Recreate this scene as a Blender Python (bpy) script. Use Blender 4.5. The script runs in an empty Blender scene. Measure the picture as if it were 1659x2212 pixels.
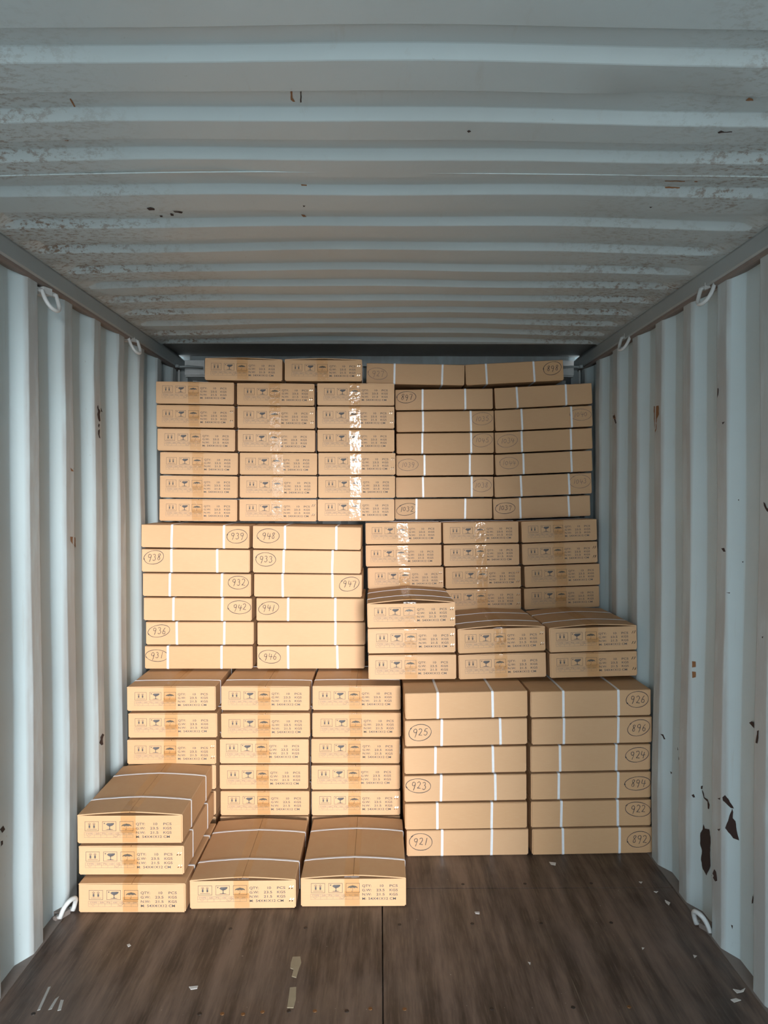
import bpy, bmesh, math, random
from mathutils import Vector, Matrix, Euler
from mathutils.bvhtree import BVHTree
from mathutils.geometry import delaunay_2d_cdt

random.seed(11)
S = bpy.context.scene
COL = S.collection
R = math.radians

# ------------------------------------------------------------------ camera
F_PX, IW, IH = 1660.0, 1659.0, 2212.0
CAM_Z = 1.56
cam = bpy.data.cameras.new('camera')
cam_o = bpy.data.objects.new('camera', cam)
COL.objects.link(cam_o)
cam_o.location = (0, 0, CAM_Z)
cam_o.rotation_euler = (R(90 - 1.139), 0, R(-0.328))
cam.sensor_fit = 'VERTICAL'
cam.sensor_height = 36.0
cam.lens = 36.0 * F_PX / IH
cam.clip_start = 0.05
S.camera = cam_o
CAM_M = Euler(cam_o.rotation_euler).to_matrix()

# ------------------------------------------------------------------ light
W = bpy.data.worlds.new('world'); S.world = W; W.use_nodes = True
bg = W.node_tree.nodes['Background']
bg.inputs[0].default_value = (0.82, 0.93, 1.0, 1)
bg.inputs[1].default_value = 5.2
sun = bpy.data.lights.new('sun', 'SUN')
sun.energy = 4.0
sun.angle = R(12.5)
sun.color = (1.0, 0.985, 0.975)
sun_o = bpy.data.objects.new('sun', sun); COL.objects.link(sun_o)
AZ, EL = 9.8, 5.6          # the sun stands behind the camera, a little to the right, low
travel = Vector((-math.sin(R(AZ)) * math.cos(R(EL)), math.cos(R(AZ)) * math.cos(R(EL)), -math.sin(R(EL))))
sun_o.rotation_euler = travel.to_track_quat('-Z', 'Y').to_euler()
sun_o.location = (3, -12, 6)
S.view_settings.view_transform = 'Standard'
S.view_settings.look = 'None'
S.view_settings.gamma = 1
S.view_settings.use_curve_mapping = False
S.view_settings.exposure = 0.2


# ------------------------------------------------------------------ helpers
def ray(px, py):
    v = Vector(((px - IW / 2) / F_PX, -(py - IH / 2) / F_PX, -1))
    return (CAM_M @ v).normalized()


def at_depth(px, py, y):
    r = ray(px, py)
    return Vector((0, 0, CAM_Z)) + r * (y / r.y)


def at_floor(px, py, z=0.0):
    r = ray(px, py)
    return Vector((0, 0, CAM_Z)) + r * ((z - CAM_Z) / r.z)


class MB:
    """collects faces for one mesh"""
    def __init__(self):
        self.v = []; self.f = []

    def add(self, vs, fs):
        b = len(self.v)
        self.v += [tuple(p) for p in vs]
        self.f += [tuple(b + i for i in f) for f in fs]

    def box(self, x0, x1, y0, y1, z0, z1):
        self.add([(x0, y0, z0), (x1, y0, z0), (x1, y1, z0), (x0, y1, z0),
                  (x0, y0, z1), (x1, y0, z1), (x1, y1, z1), (x0, y1, z1)],
                 [(0, 3, 2, 1), (4, 5, 6, 7), (0, 1, 5, 4), (1, 2, 6, 5), (2, 3, 7, 6), (3, 0, 4, 7)])

    def prism(self, prof, ax, a, b):
        """closed profile (list of 2D) extruded along axis 'x' or 'y'"""
        n = len(prof)
        if ax == 'y':
            A = [(p[0], a, p[1]) for p in prof]; B = [(p[0], b, p[1]) for p in prof]
        else:
            A = [(a, p[0], p[1]) for p in prof]; B = [(b, p[0], p[1]) for p in prof]
        fs = [(i, (i + 1) % n, n + (i + 1) % n, n + i) for i in range(n)]
        fs += [tuple(range(n - 1, -1, -1)), tuple(range(n, 2 * n))]
        self.add(A + B, fs)

    def tube(self, pts, r, n=8, closed=False):
        m = len(pts); pts = [Vector(p) for p in pts]
        vs = []
        up0 = None
        for i, p in enumerate(pts):
            t = (pts[(i + 1) % m] - pts[i - 1]) if closed else (pts[min(i + 1, m - 1)] - pts[max(i - 1, 0)])
            t.normalize()
            if up0 is None:
                up0 = Vector((0, 0, 1)) if abs(t.z) < .9 else Vector((1, 0, 0))
            s = t.cross(up0); s.normalize(); u = s.cross(t); up0 = u
            rr = r[i] if isinstance(r, (list, tuple)) else r
            for k in range(n):
                a = 2 * math.pi * k / n
                vs.append(p + s * (math.cos(a) * rr) + u * (math.sin(a) * rr))
        fs = []
        for i in range(m if closed else m - 1):
            j = (i + 1) % m
            for k in range(n):
                l = (k + 1) % n
                fs.append((i * n + k, i * n + l, j * n + l, j * n + k))
        if not closed:
            fs += [tuple(range(n - 1, -1, -1)), tuple((m - 1) * n + k for k in range(n))]
        self.add(vs, fs)

    def mesh(self, name, smooth=False, fix=True):
        me = bpy.data.meshes.new(name)
        me.from_pydata(self.v, [], self.f)
        if fix:
            bm = bmesh.new(); bm.from_mesh(me)
            bmesh.ops.recalc_face_normals(bm, faces=bm.faces)
            bm.to_mesh(me); bm.free()
        if smooth:
            for p in me.polygons: p.use_smooth = True
        me.update()
        return me


def obj(name, me, mat=None, parent=None, loc=None, rot=None):
    o = bpy.data.objects.new(name, me)
    COL.objects.link(o)
    if mat and me and not me.materials: me.materials.append(mat)
    if parent: o.parent = parent
    if loc: o.location = loc
    if rot: o.rotation_euler = rot
    return o


def tag(o, label, cat, group=None):
    o['label'] = label; o['category'] = cat
    if group: o['group'] = group
    return o


def structure(o, label=None):
    o['kind'] = 'structure'
    if label: o['label'] = label
    return o


# ------------------------------------------------------------------ materials
class Nodes:
    def __init__(self, name):
        self.m = bpy.data.materials.new(name); self.m.use_nodes = True
        self.t = self.m.node_tree; self.b = self.t.nodes['Principled BSDF']
        self.co = None

    def n(self, typ, **kw):
        q = self.t.nodes.new(typ)
        for k, v in kw.items(): setattr(q, k, v)
        return q

    def l(self, a, b): self.t.links.new(a, b)

    def coord(self, scale=(1, 1, 1), kind='Object'):
        c = self.n('ShaderNodeTexCoord'); m = self.n('ShaderNodeMapping')
        m.inputs['Scale'].default_value = scale
        self.l(c.outputs[kind], m.inputs[0])
        return m.outputs[0]

    def noise(self, scale, vec, detail=4, rough=.55):
        q = self.n('ShaderNodeTexNoise')
        q.inputs['Scale'].default_value = scale; q.inputs['Detail'].default_value = detail
        q.inputs['Roughness'].default_value = rough
        self.l(vec, q.inputs['Vector'])
        return q.outputs['Fac']

    def ramp(self, fac, p0, p1, c0=(0, 0, 0, 1), c1=(1, 1, 1, 1)):
        q = self.n('ShaderNodeValToRGB')
        q.color_ramp.elements[0].position = p0; q.color_ramp.elements[1].position = p1
        q.color_ramp.elements[0].color = c0; q.color_ramp.elements[1].color = c1
        self.l(fac, q.inputs[0])
        return q.outputs[0]

    def mix(self, fac, a, b):
        q = self.n('ShaderNodeMix', data_type='RGBA')
        for s, v in ((q.inputs[0], fac), (q.inputs[6], a), (q.inputs[7], b)):
            if isinstance(v, (tuple, float, int)): s.default_value = v
            else: self.l(v, s)
        return q.outputs[2]

    def math(self, op, a, b=0.0):
        q = self.n('ShaderNodeMath', operation=op)
        for s, v in ((q.inputs[0], a), (q.inputs[1], b)):
            if isinstance(v, (float, int)): s.default_value = v
            else: self.l(v, s)
        return q.outputs[0]

    def bump(self, h, strength, dist):
        q = self.n('ShaderNodeBump'); q.inputs['Strength'].default_value = strength
        q.inputs['Distance'].default_value = dist
        self.l(h, q.inputs['Height']); self.l(q.outputs[0], self.b.inputs['Normal'])

    def set(self, **kw):
        for k, v in kw.items():
            s = self.b.inputs[k.replace('_', ' ')]
            if isinstance(v, (tuple, float, int)): s.default_value = v
            else: self.l(v, s)
        return self


def rgb(r, g, b): return (r, g, b, 1)


def plain(name, c, rough=.5, metal=0.0, **kw):
    q = Nodes(name).set(Base_Color=rgb(*c), Roughness=rough, Metallic=metal)
    v = q.coord()
    q.l(q.mix(q.ramp(q.noise(30, v), .3, .75), rgb(*[x * .88 for x in c]), rgb(*c)), q.b.inputs['Base Color'])
    return q.m


def paint_material(name, base, dirt, rust_amt, edge_rust=False, rough=.42, wear_and_shade=False):
    q = Nodes(name)
    v = q.coord()
    big = q.ramp(q.noise(1.7, v, 5), .36, .72)
    c = q.mix(q.math('MULTIPLY', big, .55), rgb(*base), rgb(*dirt))
    # scuffs in long streaks
    sv = q.coord((7, 1.2, 7) if edge_rust else (9, 9, .9))
    sc = q.ramp(q.noise(4, sv, 6, .7), .60, .78)
    c = q.mix(q.math('MULTIPLY', sc, .35), c, rgb(.36, .34, .31))
    if wear_and_shade:  # inner flats greyed: cargo scuffs, plus contrast against lit slopes put into the colour
        sp0 = q.n('ShaderNodeSeparateXYZ'); q.l(v, sp0.inputs[0])
        ab = q.math('ABSOLUTE', sp0.outputs[0])
        inner = q.n('ShaderNodeMapRange'); inner.inputs[1].default_value = 1.1885; inner.inputs[2].default_value = 1.1815
        q.l(ab, inner.inputs[0])
        rub_shade = q.math('MULTIPLY', inner.outputs[0], q.ramp(q.noise(5, q.coord((3, 3, .8)), 5, .6), .18, .55))
        c = q.mix(q.math('MULTIPLY', rub_shade, .75), c, rgb(.36, .36, .355))
    # fine rust specks
    sp = q.ramp(q.noise(28, v, 6, .75), .66, .71)
    zone = q.ramp(q.noise(1.1, v, 2), .52, .66)
    fac = q.math('MULTIPLY', sp, zone)
    if edge_rust:
        sep = q.n('ShaderNodeSeparateXYZ'); q.l(v, sep.inputs[0])
        ax = q.math('ABSOLUTE', sep.outputs[0])
        near = q.ramp(ax, .50, 1.02)
        speck = q.ramp(q.noise(40, q.coord((1, 1.6, 1)), 7, .78), .50, .59)
        blot = q.ramp(q.noise(3.2, v, 4), .36, .54)
        e = q.math('MULTIPLY', q.math('MULTIPLY', near, speck), blot)
        fac = q.math('MAXIMUM', q.math('MULTIPLY', fac, .6), e)
    c = q.mix(q.math('MULTIPLY', fac, rust_amt), c, rgb(.16, .085, .04))
    q.set(Base_Color=c, Roughness=rough)
    q.b.inputs['Specular IOR Level'].default_value = .4
    q.bump(q.noise(6, v, 4), .25, .012)
    return q.m


M = {}
M['wall'] = paint_material('painted_wall_steel', (.50, .60, .63), (.44, .50, .51), .7, wear_and_shade=True)
M['ceil'] = paint_material('painted_roof_steel', (.43, .495, .51), (.38, .41, .405), .85, True, .40)
M['rail'] = paint_material('painted_rail_steel', (.30, .34, .35), (.24, .26, .26), .7)
M['rust'] = plain('bare_rusty_steel', (.030, .014, .012), .8)
M['orange_rust'] = plain('orange_rust', (.26, .12, .05), .85)
M['ring'] = plain('worn_white_paint_steel', (.55, .57, .57), .4)
M['strap'] = plain('white_strap_plastic', (.80, .82, .86), .35)
M['staple'] = plain('copper_staple_metal', (.80, .62, .48), .22, 1.0)
M['scrap'] = plain('pale_paper', (.62, .60, .58), .8)
M['residue'] = plain('beige_tape_residue', (.34, .28, .19), .6)
M['white_scrape'] = plain('white_paint_scrape', (.40, .41, .40), .7)
M['screw'] = plain('dark_screw_steel', (.035, .028, .025), .5, .6)
M['bronze_screw'] = plain('rusty_screw_steel', (.20, .10, .04), .5, .6)
M['ground'] = plain('concrete_yard', (.66, .65, .62), .9)
M['lead'] = plain('bottom_rail_steel', (.20, .17, .155), .7)
M['end_plate'] = plain('dark_plate_steel', (.25, .24, .225), .6)  # darker steel for the flat roof end plate and its lip


def make_cardboard():
    q = Nodes('kraft_cardboard')
    v = q.coord()
    oi = q.n('ShaderNodeObjectInfo')
    a, b = rgb(.555, .335, .175), rgb(.600, .375, .212)
    c = q.mix(oi.outputs['Random'], a, b)
    c = q.mix(q.math('MULTIPLY', q.ramp(q.noise(7, v, 5), .3, .8), .45), c, rgb(.515, .305, .160))
    # faint horizontal flute lines and paper fibres
    fl = q.noise(1, q.coord((30, 30, 420)), 2)
    c = q.mix(q.math('MULTIPLY', q.ramp(fl, .45, .7), .16), c, rgb(.61, .42, .25))
    q.set(Base_Color=c, Roughness=.62)
    q.b.inputs['Specular IOR Level'].default_value = .3
    q.bump(q.noise(9, v, 4), .18, .006)
    return q.m


M['card'] = make_cardboard()


def make_ink(name, c):
    q = Nodes(name)
    v = q.coord()
    q.set(Base_Color=q.mix(q.ramp(q.noise(160, v, 3), .35, .75), rgb(*c), rgb(*[x * 1.5 + .03 for x in c])), Roughness=.75)
    return q.m


M['ink'] = make_ink('grey_print_ink', (.065, .06, .06))
M['ink_thin'] = make_ink('pale_print_ink', (.20, .155, .12))
M['pen'] = make_ink('black_marker_ink', (.025, .022, .026))
M['pen_faint'] = make_ink('faint_pencil_ink', (.15, .105, .085))


def make_tape():
    q = Nodes('amber_packing_tape')
    t = q.t; t.nodes.remove(q.b)
    out = t.nodes['Material Output']
    tr = q.n('ShaderNodeBsdfTransparent'); tr.inputs[0].default_value = (.975, .925, .835, 1)
    gl = q.n('ShaderNodeBsdfGlossy'); gl.inputs['Roughness'].default_value = .09
    v = q.coord((1, 1, 1))
    bp = q.n('ShaderNodeBump'); bp.inputs['Strength'].default_value = .5; bp.inputs['Distance'].default_value = .004
    oi = q.n('ShaderNodeObjectInfo')
    off = q.n('ShaderNodeVectorMath', operation='ADD')
    comb = q.n('ShaderNodeCombineXYZ')
    sc = q.math('MULTIPLY', oi.outputs['Random'], 40.0)
    q.l(sc, comb.inputs[0]); q.l(sc, comb.inputs[2])
    q.l(v, off.inputs[0]); q.l(comb.outputs[0], off.inputs[1])
    nz = q.n('ShaderNodeTexNoise'); nz.inputs['Scale'].default_value = 38; nz.inputs['Detail'].default_value = 3
    q.l(off.outputs[0], nz.inputs['Vector'])
    q.l(nz.outputs[0], bp.inputs['Height']); q.l(bp.outputs[0], gl.inputs['Normal'])
    fr = q.n('ShaderNodeFresnel'); fr.inputs['IOR'].default_value = 1.52
    mx = q.n('ShaderNodeMixShader')
    q.l(q.math('MINIMUM', fr.outputs[0], .11), mx.inputs[0]); q.l(tr.outputs[0], mx.inputs[1]); q.l(gl.outputs[0], mx.inputs[2])
    q.l(mx.outputs[0], out.inputs[0])
    return q.m


M['tape'] = make_tape()


def make_floor():
    q = Nodes('worn_plywood')
    v = q.coord()
    st = q.noise(3.0, q.coord((5.5, .55, 1)), 7, .62)
    fine = q.noise(9, q.coord((14, .8, 1)), 5, .65)
    c = q.mix(q.ramp(st, .40, .64), rgb(.034, .021, .016), rgb(.150, .103, .082))
    c = q.mix(q.math('MULTIPLY', q.ramp(fine, .5, .8), .5), c, rgb(.215, .155, .115))
    blotch = q.ramp(q.noise(1.6, v, 5), .5, .75)
    c = q.mix(q.math('MULTIPLY', blotch, .5), c, rgb(.15, .12, .105))
    # thin pale scratches along the container
    sr = q.ramp(q.noise(2.2, q.coord((26, .35, 1)), 3, .5), .70, .735)
    c = q.mix(q.math('MULTIPLY', sr, .35), c, rgb(.30, .24, .18))
    # dust specks
    sp = q.ramp(q.noise(85, v, 2), .745, .77)
    c = q.mix(q.math('MULTIPLY', sp, .7), c, rgb(.42, .40, .38))
    q.set(Base_Color=c, Roughness=q.ramp(q.noise(5, v), .3, .7, (.38, .38, .38, 1), (.6, .6, .6, 1)))
    q.b.inputs['Specular IOR Level'].default_value = .45
    q.bump(fine, .2, .003)
    return q.m


M['floor'] = make_floor()

# ------------------------------------------------------------------ container shell
Y_DOOR, Y_BACK = -1.25, 4.64
X_IN, X_OUT = 1.178, 1.214
X_RAIL = 1.165
Z_ROOF, Z_RAIL0 = 2.375, 2.307
PITCH = 0.301


def wall_profile(far_edge):
    """inner surface x-offset along y: list of (y, depth 0..1) near to far"""
    pts = []
    y = far_edge
    while y > Y_DOOR: y -= PITCH
    while y < Y_BACK + .4:
        # from the far edge of an inner flat onward
        for dy, a in ((0, 0), (.068, 1), (.163, 1), (.228, 0)):
            pts.append((y + dy, a))
        y += PITCH
    # soften the bends
    out = []
    for i, (yy, a) in enumerate(pts):
        r = .0035
        pa = pts[i - 1][1] if i else a
        na = pts[i + 1][1] if i + 1 < len(pts) else a
        da = .062
        l = (yy - r, a + (pa - a) * (r / da) * .95)
        n = (yy + r, a + (na - a) * (r / da) * .95)
        out += [l, (yy, a + ((pa - a) + (na - a)) * (r / da) * .25), n]
    return [p for p in out if Y_DOOR <= p[0] <= Y_BACK]


def side_wall(name, sgn, far_edge):
    prof = wall_profile(far_edge)
    zs = [-.03, 0, .05, .3, .6, .9, 1.2, 1.5, 1.8, 2.1, 2.25, 2.345]
    mb = MB(); vs = []
    rnd = random.Random(3 if sgn < 0 else 5)
    for (y, a) in prof:
        for z in zs:
            wob = .004 * math.sin(z * 2.1 + y * 1.3 + sgn) + .003 * math.sin(z * 4.7 + y * 2.9)
            vs.append((sgn * (X_IN + (X_OUT - X_IN) * a + (wob if .2 < z < 2.2 else 0)), y, z))
    n = len(zs); fs = []
    for i in range(len(prof) - 1):
        for k in range(n - 1):
            fs.append((i * n + k, (i + 1) * n + k, (i + 1) * n + k + 1, i * n + k + 1))
    mb.add(vs, fs)
    me = mb.mesh(name, fix=False)
    o = obj(name, me, M['wall'])
    s = o.modifiers.new('sheet', 'SOLIDIFY'); s.thickness = .002; s.offset = 1 if sgn > 0 else -1
    structure(o)
    return o


wall_left = side_wall('wall_left', -1, 2.668)
wall_right = side_wall('wall_right', 1, 2.688)

# roof: lateral corrugations at their own places
SLOPES = [1.261, 1.466, 1.698, 1.89, 2.104, 2.349, 2.582, 2.813, 3.02, 3.237, 3.452, 3.667, 3.877, 4.088]
while SLOPES[0] > Y_DOOR + .2: SLOPES.insert(0, SLOPES[0] - .215)


def roof():
    Y = [(Y_DOOR, 0)]
    for i, s in enumerate(SLOPES):
        per = (SLOPES[i] - SLOPES[i - 1]) if i else .215
        # upper flat -> down slope (faces the door) -> lower flat -> up slope
        a, b = s - .010, s + .010
        nxt = (SLOPES[i + 1] - SLOPES[i]) if i + 1 < len(SLOPES) else .215
        c = s + nxt * .52; d = c + .020
        Y += [(a - .003, 1), (a, .955), (a + .002, .89), (b - .002, .11), (b, .045), (b + .003, 0),
              (c - .003, 0), (c, .06), (d - .003, .94), (d + .001, 1)]
    Y = [p for p in Y if p[0] < 4.11] + [(4.112, 1)]
    xs = [-1.215, -1.165, -1.15, -1.13, -1.105, -1.08] + [-1.0 + .1 * k for k in range(21)] + [1.08, 1.105, 1.13, 1.15, 1.165, 1.215]
    vs = []
    for (y, a) in Y:
        for x in xs:
            e = min(1, max(0, (1.155 - abs(x)) / .07)); e = e * e * (3 - 2 * e)
            camber = .015 * (1 - (x / 1.165) ** 2) - .004
            wob = .0022 * math.sin(x * 3.1 + y * 5.3) + .0016 * math.sin(x * 7.3 - y * 3.7)
            dent = 0.0
            for dx, dy, amp in ((.60, 1.575, .012), (1.02, 1.80, .010), (-.45, 2.0, .006)):
                dent += amp * math.exp(-((x - dx) / .09) ** 2 - ((y - dy) / .03) ** 2)
            vs.append((x, y, Z_ROOF + camber + .021 * a * e + (wob + dent) * e))
    n = len(xs); fs = []
    for i in range(len(Y) - 1):
        for k in range(n - 1):
            fs.append((i * n + k, i * n + k + 1, (i + 1) * n + k + 1, (i + 1) * n + k))
    mb = MB(); mb.add(vs, fs)
    me = mb.mesh('ceiling', fix=False)
    for p in me.polygons: p.use_smooth = True
    me.set_sharp_from_angle(angle=R(14))
    o = obj('ceiling', me, M['ceil'])
    s = o.modifiers.new('sheet', 'SOLIDIFY'); s.thickness = .002; s.offset = 1
    return structure(o)


ceiling = roof()
mb = MB()
mb.tube([(x, 1.972 + .004 * math.sin(x * 4), Z_ROOF + .0105 - .015 * (x / 1.165) ** 2) for x in [-1.1 + .1 * k for k in range(23)]], .0022, 6)
obj('weld_seam', mb.mesh('weld_seam', True), M['ceil'], ceiling)

# flat end plate of the roof and its lip
mb = MB()
mb.box(-1.24, 1.24, 4.11, 4.72, 2.406, 2.418)
mb.box(-1.165, 1.165, 4.098, 4.112, 2.372, 2.408)
o = structure(obj('trim_1', mb.mesh('trim_1'), M['end_plate']), 'dark flat roof plate above the rear wall')

# rear wall, vertical corrugations
def back_wall():
    prof = []
    x = -1.215; k = 0
    while x < 1.215:
        prof += [(x, 0), (x + .11, 0), (x + .15, 1), (x + .25, 1), (x + .29, 0)]
        x += .29
    prof = [p for p in prof if p[0] <= 1.215] + [(1.215, 0)]
    zs = [-.03, 1.2, 2.41]
    vs = [(p[0], Y_BACK + .03 + .035 * p[1], z) for p in prof for z in zs]
    fs = []
    for i in range(len(prof) - 1):
        for k in range(2):
            fs.append((i * 3 + k, i * 3 + k + 1, (i + 1) * 3 + k + 1, (i + 1) * 3 + k))
    mb = MB(); mb.add(vs, fs)
    o = obj('wall_back', mb.mesh('wall_back', fix=False), M['wall'])
    s = o.modifiers.new('sheet', 'SOLIDIFY'); s.thickness = .002; s.offset = 1
    return structure(o)


wall_back = back_wall()
mb = MB()
mb.box(-1.14, 1.14, 4.64, 4.66, 2.345, 2.405)      # pale plate under the roof edge
obj('head_plate', mb.mesh('head_plate'), M['wall'], wall_back)

n_trim = 1
def trim(mb, mat, label):
    global n_trim
    n_trim += 1
    nm = 'trim_%d' % n_trim
    return structure(obj(nm, mb.mesh(nm), mat), label)


for sgn, side in ((-1, 'left'), (1, 'right')):
    # top side rail: hollow bar with a sloping top lip and a thin weld ledge below
    mb = MB()
    mb.prism([(sgn * X_RAIL, Z_RAIL0), (sgn * (X_RAIL - .004), Z_RAIL0 + .006), (sgn * (X_RAIL - .004), Z_ROOF - .012), (sgn * X_RAIL, Z_ROOF - .004),
              (sgn * 1.245, Z_ROOF + .07), (sgn * 1.235, Z_RAIL0)], 'y', Y_DOOR, 4.63)
    t = trim(mb, M['rail'], 'grey steel top rail along the %s wall' % side)
    mb = MB()
    mb.prism([(sgn * (X_RAIL + .002), Z_RAIL0 + .001), (sgn * (X_RAIL + .004), Z_RAIL0 - .008), (sgn * (X_RAIL + .012), Z_RAIL0 - .011), (sgn * 1.186, Z_RAIL0 - .011), (sgn * 1.23, Z_RAIL0 + .001)], 'y', Y_DOOR, 4.60)
    obj('weld_ledge', mb.mesh('weld_ledge'), M['lead'], t)
    # corner post with its pale bracket and lashing rods
    mb = MB()
    mb.box(min(sgn * 1.13, sgn * 1.24), max(sgn * 1.13, sgn * 1.24), 4.545, 4.70, -.03, 2.306)
    t = trim(mb, M['rail'], 'grey corner post at the %s end of the rear wall' % side)
    mb = MB()
    mb.box(min(sgn * 1.02, sgn * 1.135), max(sgn * 1.02, sgn * 1.135), 4.50, 4.515, 2.27, 2.355)
    mb.box(min(sgn * 1.02, sgn * 1.135), max(sgn * 1.02, sgn * 1.135), 4.515, 4.66, 2.262, 2.272)
    obj('corner_bracket', mb.mesh('corner_bracket'), M['ring'], t)
    mb = MB()
    mb.tube([(sgn * 1.155, 4.40, 2.300), (sgn * 1.10, 4.43, 2.308), (sgn * 1.02, 4.46, 2.304)], .0065)
    mb.tube([(sgn * 1.152, 4.40, 2.296), (sgn * 1.152, 4.40, 2.312)], .013)
    obj('lashing_rod', mb.mesh('lashing_rod', True), M['rail'], t)
    mb = MB()
    mb.tube([(sgn * 1.148, 4.42, .05), (sgn * 1.148, 4.42, 2.285)], .006)
    obj('lashing_rod', mb.mesh('lashing_rod_upright', True), M['ring'], t)
    # bottom angle between floor and wall
    mb = MB()
    x0, x1 = sorted((sgn * 1.172, sgn * 1.232))
    mb.box(x0, x1, Y_DOOR, Y_BACK, -.028, .002)
    t = structure(obj('baseboard_%s' % side, mb.mesh('baseboard_%s' % side), M['lead']), 'rusty steel edge where floor meets the %s wall' % side)

# floor: plywood sheets with open joints
floor = structure(obj('floor', None))
mbs = MB(); mbs.box(-1.20, 1.20, Y_DOOR, Y_BACK, -.06, -.03)
obj('floor_frame', mbs.mesh('floor_frame'), M['lead'], floor)
ys = [Y_DOOR, 1.02, 3.03, Y_BACK]
for i in range(3):
    for (x0, x1) in ((-1.172, .008), (.012, 1.172)):
        mb = MB(); mb.box(x0, x1, ys[i] + .0015, ys[i + 1] - .0015, -.03, 0)
        me = mb.mesh('plywood_sheet')
        bm = bmesh.new(); bm.from_mesh(me)
        bmesh.ops.bevel(bm, geom=[e for e in bm.edges], offset=.0015, segments=1, affect='EDGES')
        bm.to_mesh(me); bm.free()
        obj('plywood_sheet', me, M['floor'], floor)
# screws in rows across the floor
mb = MB()
ring_v = [(math.cos(a) * .0065, math.sin(a) * .0065, .0012) for a in [k * math.pi / 4 for k in range(8)]]
low_v = [(p[0] * 1.3, p[1] * 1.3, -.002) for p in ring_v]
mb.add(ring_v + low_v, [tuple(range(8))] + [(k, (k + 1) % 8, 8 + (k + 1) % 8, 8 + k) for k in range(8)])
screw_me = mb.mesh('screw'); screw_me.materials.append(M['screw'])
screw2 = screw_me.copy(); screw2.materials[0] = M['bronze_screw']
for (px, py, k) in [(1000, 1910, 0), (1134, 1909, 0), (1277, 1908, 0), (863, 1997, 0), (1020, 1995, 0), (1169, 1994, 0), (1320, 1993, 0),
                    (498, 2006, 0), (660, 2004, 0), (72, 2190, 0), (431, 2190, 0), (480, 2190, 1), (525, 2191, 1), (567, 2186, 1), (624, 2184, 0),
                    (680, 2184, 1), (749, 2184, 0), (800, 2179, 1), (874, 2180, 1), (1062, 2179, 0), (1238, 2176, 0), (1359, 2175, 1)]:
    p = at_floor(px, py)
    obj('screw', screw2 if k else screw_me, None, floor, p)

# yard outside the open doors
mb = MB(); mb.box(-40, 40, -60, Y_DOOR - .3, -1.35, -1.30)
structure(obj('ground', mb.mesh('ground'), M['ground']), 'concrete yard outside the open container doors')

# ------------------------------------------------------------------ chips and scrapes in the paint
def bvh_of(o):
    me = o.data
    return BVHTree.FromPolygons([v.co for v in me.vertices], [tuple(p.vertices) for p in me.polygons])


TREES = {o.name: bvh_of(o) for o in (wall_left, wall_right, ceiling)}


def chip(parent, poly, mat, name='paint_chip', step=5.0):
    tree = TREES[parent.name]
    pts = []
    n = len(poly)
    for i in range(n):
        a = Vector(poly[i]); b = Vector(poly[(i + 1) % n])
        m = max(1, int((b - a).length / step))
        for k in range(m):
            p = a.lerp(b, k / m)
            j = 0 if k == 0 else .5
            pts.append(Vector((p.x + random.uniform(-j, j), p.y + random.uniform(-j, j))))
    nb = len(pts)
    xs = [p.x for p in pts]; yv = [p.y for p in pts]
    extra = []
    x = min(xs) + step
    while x < max(xs):
        y = min(yv) + step
        while y < max(yv):
            inside = False
            for i in range(nb):
                a, b = pts[i], pts[i - 1]
                if (a.y > y) != (b.y > y) and x < (b.x - a.x) * (y - a.y) / (b.y - a.y) + a.x: inside = not inside
            if inside: extra.append(Vector((x, y)))
            y += step
        x += step
    v2, e2, f2, *_ = delaunay_2d_cdt(pts + extra, [(i, (i + 1) % nb) for i in range(nb)], [list(range(nb))], 1, 1e-4)
    v3 = []
    o = Vector((0, 0, CAM_Z))
    for p in v2:
        d = ray(p.x, p.y)
        loc, nor, idx, dist = tree.ray_cast(o, d)
        if loc is None: return None
        if nor.dot(d) > 0: nor = -nor
        v3.append(loc + nor * .0009)
    mb = MB(); mb.add(v3, [tuple(f) for f in f2])
    return obj(name, mb.mesh(name, fix=False), mat, parent)


def c8(l): return [(1280 + x / 3.106, 1500 + y / 3.106) for x, y in l]
def c6(l): return [(1280 + x / 3.16, 800 + y / 3.16) for x, y in l]
def c5(l): return [(x / 3.16, 800 + y / 3.16) for x, y in l]
def c7(l): return [(x / 3.106, 1500 + y / 3.106) for x, y in l]
def c1(l): return [(x / 2.0, y / 2.0) for x, y in l]
def c2(l): return [(830 + x / 2.0, y / 2.0) for x, y in l]


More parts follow.
